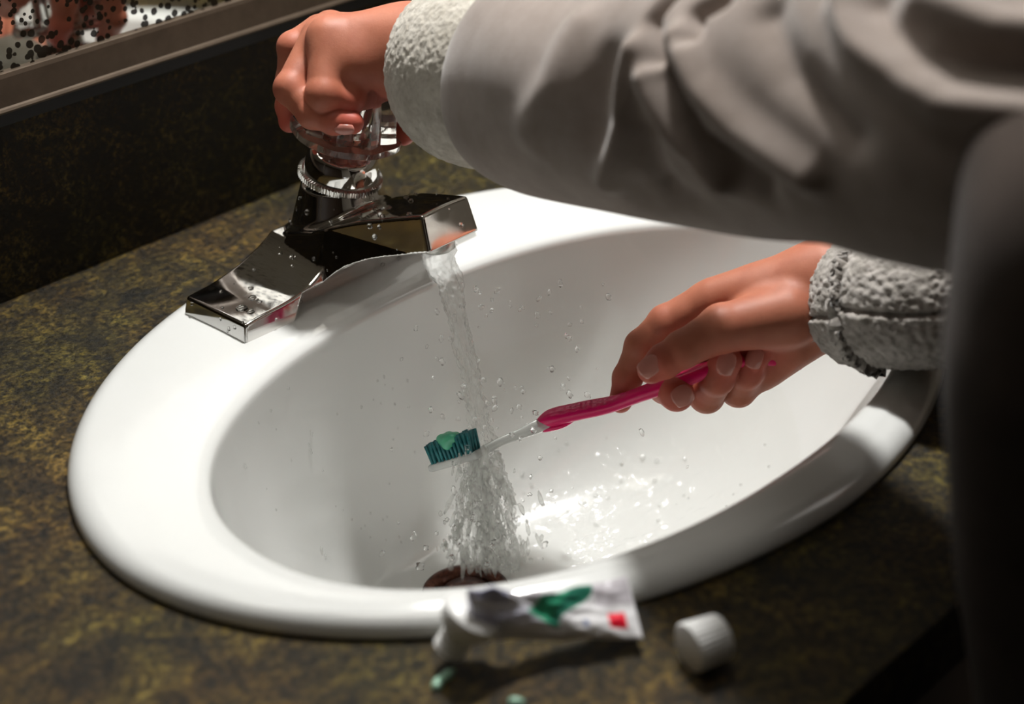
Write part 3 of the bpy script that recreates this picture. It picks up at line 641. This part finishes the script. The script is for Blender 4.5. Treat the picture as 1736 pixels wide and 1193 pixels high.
# twisted falling ropes inside the splash
def rope(x0, x1, r, seed):
    pts = [at(lerp(x0, x1, u)+5*math.sin(u*7+seed), lerp(768, 965, u), lerp(.940, 1.0, u)) for u in np.linspace(0, 1, 8)]
    def dd(s, th, P, L):
        return r*.7*fbm(np.stack([np.cos(th).ravel(), np.sin(th).ravel(), s.ravel()*14+seed], 1), 1.2, 3, seed).reshape(s.shape)
    return tube(pts, [r*.7, r, r*1.1, r, r*.9, r*1.1, r, r*.6], 160, 24, dd, up=(1, 0, 0))
VV = []; FF = []; b0 = 0
for k, (x0, x1, r) in enumerate(((812, 785, .0024), (822, 815, .0034), (834, 846, .0034), (846, 876, .0026), (800, 762, .0018))):
    V, F = rope(x0, x1, r, k*3.7); VV.append(V); FF += [tuple(i+b0 for i in f) for f in F]; b0 += len(V)
o = pymesh('water_curtain', np.vstack(VV), FF, m_water); tag(o, 'twisting water strands falling from the toothbrush to the drain', 'water')
# airborne droplets
items = []
for k in range(150):
    x = random.gauss(850, 95); y = random.uniform(480, 960); 
    if x < 640: continue
    items.append((at(x, y, .95+random.gauss(0, .02)), random.uniform(.0005, .0016), random.uniform(1, 2.2), (random.gauss(0, .5), random.gauss(0, .5), -1)))
for x, y, r in ((712, 960, 2.4), (722, 928, 1.6), (766, 944, 1.7), (936, 625, 1.6), (848, 648, 2.), (838, 676, 1.5), (765, 575, 1.5), (880, 690, 1.6), (740, 903, 1.2), (758, 880, 1.2)):
    items.append((at(x, y, .955), r*.001, 1.2, (0, .1, -1)))
blobs('water_droplets', items, m_drop, 'loose water droplets flying around the stream over the basin', 2)
# beads on the faucet
items = []; sel = np.where((CASTN@(-FW) > .15) & (CASTV[:, 0] < .03))[0]
for k in RNG.choice(sel, 70):
    n = CASTN[k]; r = random.choice((.0004, .0006, .0008, .0011, .0015)); items.append((CASTV[k]+n*r*.25, r, .55, n))
for (x, y, r) in ((410, 522, .0040), (425, 528, .003), (428, 505, .003), (440, 512, .002), (398, 555, .0016), (388, 557, .0018), (374, 540, .0015), (476, 430, .0018), (643, 385, .0018)):
    d = ray(x, y); tt = np.linspace(.75, 1.05, 900); P = CP+tt[:, None]*d; f = f_cast(P); i = np.argmax(f < 0)
    if f[i] < 0:
        p = P[i]; e = 2e-4; n = np.array([f_cast((p+np.eye(3)[a]*e)[None])[0]-f_cast((p-np.eye(3)[a]*e)[None])[0] for a in range(3)]); n /= np.linalg.norm(n); items.append((p, r*.8, .38, n))
blobs('faucet_water_beads', items, m_drop, 'water beads clinging to the chrome faucet', 2)
# beads and runs of water on the porcelain
items = []; AV = SA.reshape(-1, 3); dd_ = AV-CP; zz = dd_@FW; AX = 868+FPX*(dd_@RT)/zz; AY = 596.5-FPX*(dd_@UP)/zz; row = np.repeat(np.arange(len(SA)), SA.shape[1])
def bead(x, y, r, st=1.3):
    m = np.where((row > 16) & (AV[:, 0]+AV[:, 1] > -.10) if x > 300 else row > 3)[0]; k = m[np.argmin(np.hypot(AX[m]-x, AY[m]-y))]
    if math.hypot(AX[k]-x, AY[k]-y) < 8: items.append((AV[k]+np.array([0, 0, r*.2]), r, st, (.1, .1, -1)))
for x, y, r, st in ((528, 738, .0009, 3), (524, 752, .0007, 2), (531, 766, .0008, 2.5), (419, 790, .0011, 1.6), (486, 658, .0010, 1.2), (545, 930, .0008, 3), (552, 944, .0008, 2), (612, 692, .0008, 1.5), (640, 640, .0008, 1), (543, 800, .0007, 1.5), (580, 870, .0007, 1.5),
    (935, 862, .0022, 1), (962, 858, .0018, 1), (985, 848, .0024, 1), (1010, 835, .0016, 1), (1088, 772, .0017, 1), (1112, 785, .0016, 1), (1112, 815, .0016, 1), (1010, 893, .0014, 1), (1092, 856, .0015, 1), (905, 868, .002, 1), (1050, 925, .0015, 1), (1120, 905, .0015, 1)): bead(x, y, r, st)
for k in range(45): bead(random.uniform(880, 1330), random.uniform(740, 940), random.uniform(.0006, .0013), 1)
for k in range(30): bead(random.uniform(430, 700), random.uniform(600, 940), random.uniform(.0004, .0007), random.uniform(1, 2.5))
blobs('basin_water_beads', items, m_bead, 'water beads and runs on the inner wall of the basin', 2)
# rippling film on the right side of the bowl floor, following the porcelain
def film():
    n = 256; V = []; F = []; i0, i1 = len(SA)-30, len(SA)-1; idx = {}
    sub = 3
    js = [j for j in range(n*sub)]
    rows = np.linspace(i0, i1, (i1-i0)*4+1)
    P = []
    for r in rows:
        i = min(int(r), i1-1); f = r-i; row = SA[i]*(1-f)+SA[i+1]*f
        for j in js: k = j//sub; g = (j % sub)/sub; P.append(row[k]*(1-g)+row[(k+1) % n]*g)
    P = np.array(P); m = n*sub
    q = fbm(P, 75, 4, 2.); q2 = fbm(P, 260, 2, 7.); w_ = np.clip(1.15-np.linalg.norm((P-np.array([.055, -.005, -.12]))*np.array([9, 11, 4]), axis=1), 0, 1)
    P[:, 2] += .0004+np.maximum(0, .0028*q+.0016*q2+.0002)*w_
    keep = w_ > 0.02
    for a in range(len(rows)-1):
        for j in range(m):
            k = (j+1) % m; f = (a*m+j, a*m+k, (a+1)*m+k, (a+1)*m+j)
            if keep[list(f)].all(): F.append(f)
    return P, F
V, F = film(); me = bpy.data.meshes.new('water_film'); bm = bmesh.new(); vs = [bm.verts.new(tuple(v)) for v in V]
for f in F: bm.faces.new([vs[i] for i in f])
bmesh.ops.delete(bm, geom=[v for v in bm.verts if not v.link_faces], context='VERTS')
[f.normal_flip() for f in bm.faces if f.normal.z < 0] if bm.normal_update() is None else 0
o = bmobj('water_film', bm, water('water film', .0, .0), recalc=False); o.data.shade_smooth(); tag(o, 'rippling film of water swirling over the basin floor', 'water')
